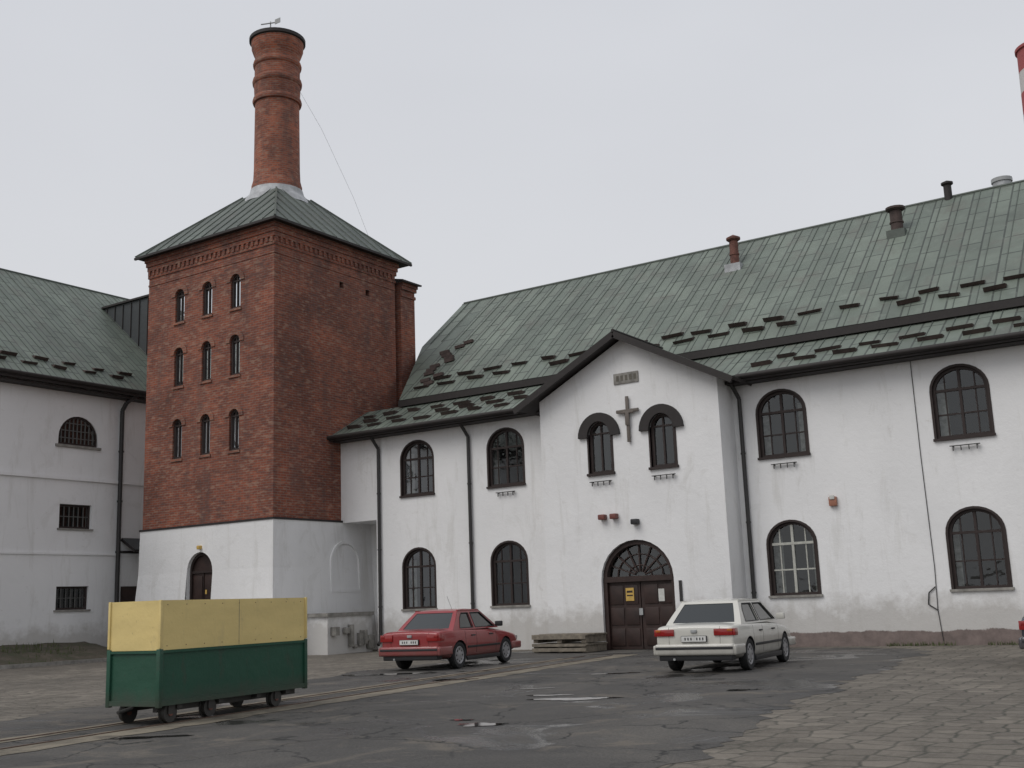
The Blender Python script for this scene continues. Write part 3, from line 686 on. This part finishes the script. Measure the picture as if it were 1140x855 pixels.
for k in range(3500):
    t=rw.random(); x_=-34.6-3.3*t; y_=rw.uniform(4,27)
    if math.sin(y_*1.3+x_)+math.sin(y_*.6-x_*1.7)+rw.uniform(-.6,.6)<.35: continue
    z_=.03+.62*t**.8; hgt=rw.uniform(.06,.18)*(2.4 if rw.random()<.06 else 1); an=rw.uniform(0,6.3); dx,dy=.02*math.cos(an),.02*math.sin(an)
    gb.raw([(x_-dx,y_-dy,z_-.02),(x_+dx,y_+dy,z_-.02),(x_+rw.uniform(-.06,.06),y_+rw.uniform(-.06,.06),z_+hgt)],[(0,1,2)],M_GRS)
for k in range(900):
    x_=rw.uniform(-12,-2); y_=30.95-abs(rw.gauss(0,.12)); hgt=rw.uniform(.04,.14); an=rw.uniform(0,6.3); dx,dy=.015*math.cos(an),.015*math.sin(an)
    if math.sin(x_*2.1)+math.sin(x_*.7)<.3: continue
    gb.raw([(x_-dx,y_-dy,0),(x_+dx,y_+dy,0),(x_+rw.uniform(-.04,.04),y_+rw.uniform(-.04,.04),hgt)],[(0,1,2)],M_GRS)
gb.build(recalc=False)
pl=empty('wooden_platform'); p=MB('boards',pl)
X0,X1=-18.55,-16.72
for lay in range(2):
    zb=.02+lay*.27
    for k in range(3): p.box(X0+.02+k*.82,X0+.17+k*.82,28.55,29.75,zb,zb+.20,M_WOOD)
    for k in range(9): p.box(X0-.03,X1+.03,28.53+k*.136,28.53+k*.136+.115,zb+.203,zb+.24+rw.uniform(0,.01),M_WOOD)
p.box(X0,X1,28.49,28.525,.05,.15,M_WOOD); p.box(X0,X1,28.49,28.525,.19,.255,M_WOOD); p.box(X0,X1,28.485,28.525,.40,.50,M_WOOD)
p.build()
# ================================================================= CART
ct=empty('rail_cart',(-13.52,11.95,0),math.atan2(.992,-.126))
def cartpaint(name,c,rust,amt):
    m,nt,b=newmat(name); v=coords(nt)
    cc=ramp(nt,noise(nt,coords(nt,(.5,1,2)),1.4,6,.6),[(.3,[x*.82 for x in c]),(.7,c)])
    cc=mix(nt,math_(nt,'MULTIPLY',ramp(nt,noise(nt,coords(nt,(1,1,.3)),4,9,.75),[(.56,0.),(.68,1.)]),amt),cc,rust)
    cc=mix(nt,math_(nt,'MULTIPLY',ramp(nt,noise(nt,v,11,5,.75),[(.64,0.),(.68,1.)]),amt),cc,[x*.5 for x in rust])
    s=sepz(nt); h=math_(nt,'ADD',s.outputs[2],math_(nt,'MULTIPLY',noise(nt,v,5,6,.7),-.3))
    cc=mix(nt,ramp(nt,h,[(.1,.6),(.35,0.)]),cc,(.06,.05,.04))
    L(nt,cc,b.inputs['Base Color']); b.inputs['Roughness'].default_value=.55; bump(nt,b,noise(nt,v,4,5,.6),.35,.03); return m
M_YEL=cartpaint('faded_yellow_paint',(.74,.58,.24),(.50,.40,.20),.45); M_GRN=cartpaint('green_paint',(.012,.075,.043),(.04,.045,.032),.6)
c=MB('box_body',ct); LX,WY=1.62,.46
def wallbox(z0,z1,o,mat,t=.03):
    a,b_=LX+o,WY+o
    c.box(-a,a,-b_,-b_+t,z0,z1,mat); c.box(-a,a,b_-t,b_,z0,z1,mat); c.box(-a,-a+t,-b_+t+.001,b_-t-.001,z0,z1,mat); c.box(a-t,a,-b_+t+.001,b_-t-.001,z0,z1,mat)
wallbox(.30,1.00,0,M_GRN,.02); wallbox(1.004,1.68,.012,M_YEL,.035)
c.box(-LX+.03,LX-.03,-WY+.03,WY-.03,.30,.34,M_GRN)
for sx in(-1,1):
    for sy in(-1,1):
        c.rbox(sx*LX-.035,sx*LX+.035,sy*WY-.035,sy*WY+.035,.24,1.02,M_GRN,.01)
        c.rbox(sx*(LX+.012)-.02,sx*(LX+.012)+.02,sy*(WY+.012)-.02,sy*(WY+.012)+.02,1.03,1.684,M_YEL,.006)
c.box(-LX-.028,LX+.028,-WY-.028,-WY-.001,.965,1.0,M_GRN); c.box(-LX-.028,LX+.028,-WY-.03,-WY-.001,.26,.33,M_GRN)
c.box(-LX-.03,-LX-.001,-WY,WY,.965,1.0,M_GRN); c.box(-LX-.03,-LX-.001,-WY,WY,.26,.33,M_GRN)
c.box(-.004,.004,-WY-.0135,-WY-.0125,1.01,1.67,M_WOOD)
for k in range(9):
    for zz in(1.06,1.62):
        x_=-1.5+k*3.0/8; c.cyl((x_,-WY-.016,zz),(x_,-WY-.011,zz),.007,.007,M_RUST,8)
c.build()
c=MB('chassis',ct)
M_CH=simple('chassis_steel',(.035,.033,.03),.6)
c.box(-LX+.1,LX-.1,-.34,-.26,.17,.29,M_CH); c.box(-LX+.1,LX-.1,.26,.34,.17,.29,M_CH)
for x in(-1.2,-.35,.5,1.2): c.box(x-.05,x+.05,-.45,.45,.2,.295,M_CH)
c.tube([(-LX-.02,0,.24),(-LX-.28,0,.2)],.025,M_CH)
for x in(-1.35,-.55,.95):
    for y in(-.385,.385):
        c.cyl((x,y-.035,.155),(x,y+.035,.155),.13,.13,M_CH,20); c.cyl((x,y-.05,.155),(x,y+.05,.155),.045,.045,M_RUST,12)
        c.cyl((x,y-.045 if y>0 else y+.045,.155),(x,y-.03 if y>0 else y+.03,.155),.155,.155,M_CH,20)
        c.beam((x,y+.05*(1 if y>0 else -1),.28),(x,y+.05*(1 if y>0 else -1),.14),.12,.015,M_CH,(0,1,0))
c.build()
# ================================================================= CARS
def wheel(mb,x,y,r=.3,w=.18):
    sg_=1 if y>0 else -1
    mb.lathe((x,y,r),[(r*.60,-w*.9*sg_),(r*.9,-w*.95*sg_),(r,-w*.8*sg_),(r,-.03*sg_),(r*.95,0),(r*.72,.002*sg_),(r*.66,-.012*sg_)],M_RUBBER,28,axis='y')
    mb.lathe((x,y,r),[(r*.67,-.012*sg_),(r*.62,-.002*sg_),(r*.55,-.018*sg_),(r*.25,-.008*sg_),(.001,.0)],M_RIM,28,axis='y')
    for k in range(8):
        q=2*math.pi*k/8; cx_=x+r*.44*math.cos(q); cz=r+r*.44*math.sin(q)
        mb.cyl((cx_,y-.03*sg_,cz),(cx_,y-.009*sg_,cz),.022,.022,M_BLK,8)
    mb.cyl((x,y-w*.9*sg_,r),(x,y-w*.5*sg_,r),r*.62,r*.62,M_BLK,20)
def make_car(name,center,heading,Lc,W,H,pm,kind):
    a=Lc/2; hw=W/2
    e=empty(name,(center[0],center[1],.004),math.atan2(heading[1],heading[0]))
    dk=.93 if kind=='white' else .92
    xr,xf=-a+.98,a-.86
    st=[(-a+.06,.42,dk-.10,dk-.08,hw*.90),(-a+.075,.38,dk-.07,dk-.05,hw*.93),(-a+.14,.30,dk-.045,dk-.02,hw*.955),(-a+.45,.24,dk-.03,dk+.0,hw*.985),(-a+.9,.21,dk-.03,dk+.02,hw),
        (-.3,.20,dk-.05,dk,hw),(.5,.20,dk-.07,dk-.02,hw),(a-1.15,.21,dk-.10,dk-.03,hw*.995),(a-.6,.22,dk-.17,dk-.12,hw*.97),(a-.2,.26,dk-.23,dk-.20,hw*.92),(a-.07,.32,dk-.27,dk-.25,hw*.87),(a-.05,.38,dk-.30,dk-.28,hw*.84)]
    bm=bmesh.new(); rings=[]
    for x,zb,zs,zt,w in st:
        half=[(0,zb),(w*.86,zb),(w*.965,zb+.08),(w*.99,.50),(w,min(.66,zs-.1)),(w*.975,zs-.015),(w*.93,zs+.012),(w*.55,zt+.01),(0,zt+.015)]
        rg=[bm.verts.new((x,-y,z)) for y,z in half]+[bm.verts.new((x,y,z)) for y,z in half[-2:0:-1]]
        rings.append(rg)
    n=len(rings[0])
    for r0,r1 in zip(rings[:-1],rings[1:]):
        for i in range(n): bm.faces.new((r0[i],r0[(i+1)%n],r1[(i+1)%n],r1[i]))
    bm.faces.new(rings[0]); bm.faces.new(rings[-1][::-1]); bmesh.ops.recalc_face_normals(bm,faces=bm.faces)
    cl=bm.edges.layers.float.get('crease_edge') or bm.edges.layers.float.new('crease_edge')
    for rg in (rings[0],rings[-1]):
        for i in range(n):
            ed=bm.edges.get((rg[i],rg[(i+1)%n])); ed[cl]=.5
    me=bpy.data.meshes.new('body'); bm.to_mesh(me); bm.free(); me.materials.append(pm); me.materials.append(M_BLK)
    for p_ in me.polygons: p_.use_smooth=True
    ob=bpy.data.objects.new('body',me); COL.objects.link(ob)
    ss=ob.modifiers.new('s','SUBSURF'); ss.levels=2; ss.render_levels=2
    cut=[]
    for x in(xr,xf):
        for sy in(-1,1):
            q=MB('cut'); q.mi(pm); q.cyl((x,sy*(hw-.24),.315),(x,sy*(hw+.1),.315),.345,.345,M_BLK,36); cut.append(q.build())
    for x in [-.32,a-1.42,xr+.28]:
        for sy in(-1,1):
            q=MB('cut'); q.mi(pm); y0,y1=sorted((sy*(hw*.955),sy*(hw+.1))); q.box(x-.006,x+.006,y0,y1,.27,1.2,M_BLK); cut.append(q.build())
    for y0,y1 in((-hw*.62,-hw*.612),(hw*.612,hw*.62)):
        q=MB('cut'); q.mi(pm); q.box(-a-.1,-a+.085,y0,y1,.56,dk+.1,M_BLK); cut.append(q.build())
    for q in cut:
        md=ob.modifiers.new('b','BOOLEAN'); md.object=q; md.operation='DIFFERENCE'; md.solver='EXACT'
    dg=bpy.context.evaluated_depsgraph_get(); dg.update()
    nm=bpy.data.meshes.new_from_object(ob.evaluated_get(dg)); ob.modifiers.clear(); ob.data=nm; nm.set_sharp_from_angle(angle=math.radians(35))
    for q in cut: bpy.data.objects.remove(q)
    ob.parent=e
    g=MB('cabin',e); zb=dk-.03; zt=H-.045
    xr0,xr1,xf0,xf1=(-a+.62,-a+1.13,a-1.22,a-1.92)
    if kind=='red': xr0,xr1=-a+.74,-a+1.30
    yb,yt=hw*.93,hw*.70
    R=lambda s:xr0+(xr1-xr0)*s; F=lambda s:xf0+(xf1-xf0)*s
    Y=lambda s:yb+(yt-yb)*s**1.15; Z=lambda s:zb+(zt-zb)*s
    for sy in(-1,1):
        MS=lambda x,s,d:(x,sy*(Y(s)-d),Z(s))
        s0,s1=.10,.87
        w1=[(R(s0)+.30,s0),(-.37,s0),(-.37,s1),(R(s1)+.20,s1),((R(.6)+.17),.6)]
        w2=[(-.27,s0),(F(s0)-.12,s0),(F(s1)-.07,s1),(-.27,s1)]
        g.poly(MS,[(R(0),0),(F(0),0),(F(.5),.5),(F(1),1),(R(1),1),(R(.5),.5)],[w1,w2],0,.035,pm)
        g.poly(MS,[(R(0)+.02,.0),(F(0)-.02,.0),(F(1)-.02,.97),(R(1)+.02,.97)],[],.018,.02,M_CG,sides=False)
        for w in(w1,w2):
            for i in range(len(w)):
                A=MS(w[i][0],w[i][1],-.003); B=MS(w[(i+1)%len(w)][0],w[(i+1)%len(w)][1],-.003); g.beam(A,B,.018,.012,M_BLK,(0,sy,.4))
    MR=lambda y,s,d:(R(s)+d-.04*(1-(y/hw)**2)*(1-s*.4),y,Z(s)+.0)
    def bentframe(fn,tm,bm_,fr):
        ny=12; ss_=[0,bm_,.35,.65,1-tm,1]
        for j in range(len(ss_)-1):
            for i in range(ny):
                def pt(i_,s,off=0):
                    f=-1+2*i_/ny; return fn(f*(Y(s)-.001),s,off)
                inner = 1<=j<=len(ss_)-3 and 1<=i<=ny-2
                off=.012 if inner else 0
                g.raw([pt(i,ss_[j],off*fr),pt(i+1,ss_[j],off*fr),pt(i+1,ss_[j+1],off*fr),pt(i,ss_[j+1],off*fr)],[(0,1,2,3)],M_CG if inner else pm,True)
    bentframe(MR,.10,.10,1)
    MFr=lambda y,s,d:(F(s)+d+.07*(1-(y/hw)**2),y,Z(s))
    bentframe(MFr,.08,.08,-1)
    nx_,ny_=10,12; vs=[]
    for i in range(nx_+1):
        x=R(1)-.0+(F(1)-R(1))*i/nx_
        for j in range(ny_+1):
            y=-yt+2*yt*j/ny_; ex=1-(2*i/nx_-1)**4; ey=1-(y/yt)**4
            xx=x+(-.04*.6*(1-(y/hw)**2) if i==0 else 0)+(.07*(1-(y/hw)**2) if i==nx_ else 0)
            vs.append((xx,y,zt+.045*ex*(.3+.7*ey)*(1 if 0<j<ny_ else 0)+.0))
    g.raw(vs,[(i*(ny_+1)+j,i*(ny_+1)+j+1,(i+1)*(ny_+1)+j+1,(i+1)*(ny_+1)+j) for i in range(nx_) for j in range(ny_)],pm,True)
    for sy in(-1,1): g.beam((R(1)-.0,sy*(yt-.01),zt+.005),(F(1),sy*(yt-.01),zt+.005),.05,.03,pm)
    g.build(sharp=50)
    d=MB('details',e)
    bp= pm
    d.rbox(-a-.02,-a+.20,-hw*.955,hw*.955,.34,.56,bp,.05,3); d.rbox(-a+.0,-a+.62,-hw-.005,-hw*.90,.34,.54,bp,.04,3); d.rbox(-a+.0,-a+.62,hw*.90,hw+.005,.34,.54,bp,.04,3)
    d.rbox(-a-.032,-a+.1,-hw*.93,hw*.93,.455,.505,M_BLK,.012)
    d.rbox(-a+.04,-a+.3,-hw*.88,hw*.88,.24,.36,M_BLK,.03)
    d.rbox(a-.2,a+.02,-hw*.92,hw*.92,.32,.52,bp,.05,3); d.rbox(a-.55,a-.03,-hw+.0,-hw*.86,.33,.51,bp,.04,3); d.rbox(a-.55,a-.03,hw*.86,hw-.0,.33,.51,bp,.04,3)
    d.rbox(a-.1,a+.0,-hw*.6,hw*.6,.56,.64,M_BLK,.02)
    for sy in(-1,1): d.rbox(a-.14,a-.02,min(sy*hw*.58,sy*hw*.86),max(sy*hw*.58,sy*hw*.86),.54,.65,M_GREY,.02)
    for sy in(-1,1):
        y0,y1=sorted((sy*hw*.96,sy*(hw+.006))); d.rbox(xr+.37,xf-.37,y0,y1,.46,.51,M_BLK,.01)
        y0,y1=sorted((sy*hw*.93,sy*(hw*.985))); d.rbox(xr+.35,xf-.35,y0,y1,.17,.27,M_BLK,.02)
        for x in(-.50,.42):
            y0,y1=sorted((sy*hw*.965,sy*(hw+.02))); d.rbox(x-.09,x+.09,y0,y1,.735,.765,M_BLK,.01)
        y0,y1=sorted((sy*(hw-.03),sy*(hw+.15))); d.rbox(a-1.45,a-1.33,y0,y1,dk+.0,dk+.13,pm if kind!='red' else M_BLK,.03)
    zl=dk-.22 if kind=='white' else dk-.25; zh=dk-.09
    ywi=.48 if kind=='white' else .56
    for sy in(-1,1):
        y0,y1=sorted((sy*hw*ywi,sy*hw*.925)); d.rbox(-a+.028,-a+.16,y0,y1,zl,zh,M_LAMP,.018)
        y0,y1=sorted((sy*hw*.80,sy*hw*.925)); d.rbox(-a+.02,-a+.1,y0,y1,zl+.08,zh-.005,M_AMB if kind=='white' else M_LAMP,.012)
        y0,y1=sorted((sy*hw*.9,sy*(hw*.972))); d.rbox(-a+.05,-a+.27,y0,y1,zl,zh,M_LAMP,.012)
    pz=.60
    d.rbox(-a+.015,-a+.06,-.26,.26,pz-.005,pz+.115,M_BLK,.006,1); d.box(-a+.009,-a+.015,-.25,.25,pz+.003,pz+.107,M_PLATE)
    for k in range(7):
        if k!=3: d.box(-a+.006,-a+.009,.17-k*.06-.012,.17-k*.06+.012,pz+.03,pz+.08,M_BLK)
    d.rbox(-a+.03,-a+.07,-.06,.06,dk-.16,dk-.10,M_GREY,.01)
    d.cyl((-a+.02,hw*.5,.27),(-a+.2,hw*.5,.27),.025,.025,M_GREY,10)
    if kind=='red': d.tube([(R(1)+.1,-.4,zt),(R(1)-.15,-.4,zt+.35)],.004,M_BLK,5)
    d.rbox(xr0+.06,xr0+.12,-.12,.12,dk+.0,dk+.04,M_BLK,.01)
    d.build(sharp=50)
    w=MB('wheels',e)
    for x in(xr,xf):
        for sy in(-1,1): wheel(w,x,sy*(hw-.02),.31)
    w.build(sharp=50)
    return e
PW=paint('white_car_paint',(.58,.57,.52)); PR=paint('red_car_paint',(.26,.008,.012)); PB=paint('dark_blue_paint',(.014,.017,.035))
make_car('parked_car',(-9.82,22.72),(-.098,.995),4.48,1.69,1.40,PW,'white')
make_car('parked_car',(-17.32,23.03),(-.123,.992),4.25,1.68,1.39,PR,'red')
make_car('parked_car',(-3.27,24.0),(-.06,.998),4.2,1.66,1.42,PB,'blue')
# ================================================================= LIGHT / WORLD
w=bpy.data.worlds.new('World'); S.world=w; w.use_nodes=True; nt=w.node_tree; bg=nt.nodes['Background']
sky=N(nt,'ShaderNodeTexSky',sky_type='NISHITA'); sky.sun_disc=False; sky.sun_elevation=math.radians(50); sky.sun_rotation=math.radians(203.6); sky.dust_density=4; sky.air_density=1.2
tc=N(nt,'ShaderNodeTexCoord'); sp=N(nt,'ShaderNodeSeparateXYZ'); L(nt,tc.outputs['Generated'],sp.inputs[0])
nz=noise(nt,coords(nt,(1,1,2.5),'Generated'),1.6,4,.5,.3)
gr=ramp(nt,sp.outputs[2],[(.0,(7.3,7.35,7.45)),(.35,(7.0,7.1,7.4)),(.9,(6.3,6.5,7.05))])
gr=mix(nt,1,gr,ramp(nt,nz,[(.3,(.96,.96,.965)),(.7,(1.03,1.03,1.03))]),'MULTIPLY')
L(nt,mix(nt,.92,sky.outputs[0],gr),bg.inputs['Color']); bg.inputs['Strength'].default_value=.1
sd=bpy.data.lights.new('sun','SUN'); sd.energy=1.3; sd.angle=math.radians(40); sd.color=(1,.97,.93)
so=bpy.data.objects.new('sun',sd); COL.objects.link(so)
el=math.radians(50); dv=Vector((-.35,-.8,0)).normalized()*math.cos(el)+Vector((0,0,math.sin(el)))
so.rotation_euler=dv.to_track_quat('Z','Y').to_euler(); so.location=(0,0,30)
S.view_settings.view_transform='Standard'; S.view_settings.look='None'; S.view_settings.exposure=0
# ================================================================= CAMERA
cd=bpy.data.cameras.new('camera'); cd.sensor_width=36; cd.lens=36*1250/1140; cd.clip_end=2000; cd.clip_start=.1
co=bpy.data.objects.new('camera',cd); COL.objects.link(co)
psi=math.radians(33.58); th=math.atan2(245,1250); ph=.037
fw=Vector((-math.sin(psi)*math.cos(th),math.cos(psi)*math.cos(th),math.sin(th))); r0=Vector((math.cos(psi),math.sin(psi),0)); u0=r0.cross(fw)
up=u0*math.cos(ph)+r0*math.sin(ph); rr=r0*math.cos(ph)-u0*math.sin(ph)
mt=Matrix((rr,up,-fw)).transposed().to_4x4(); mt.translation=Vector((0,0,1.45)); co.matrix_world=mt
S.camera=co
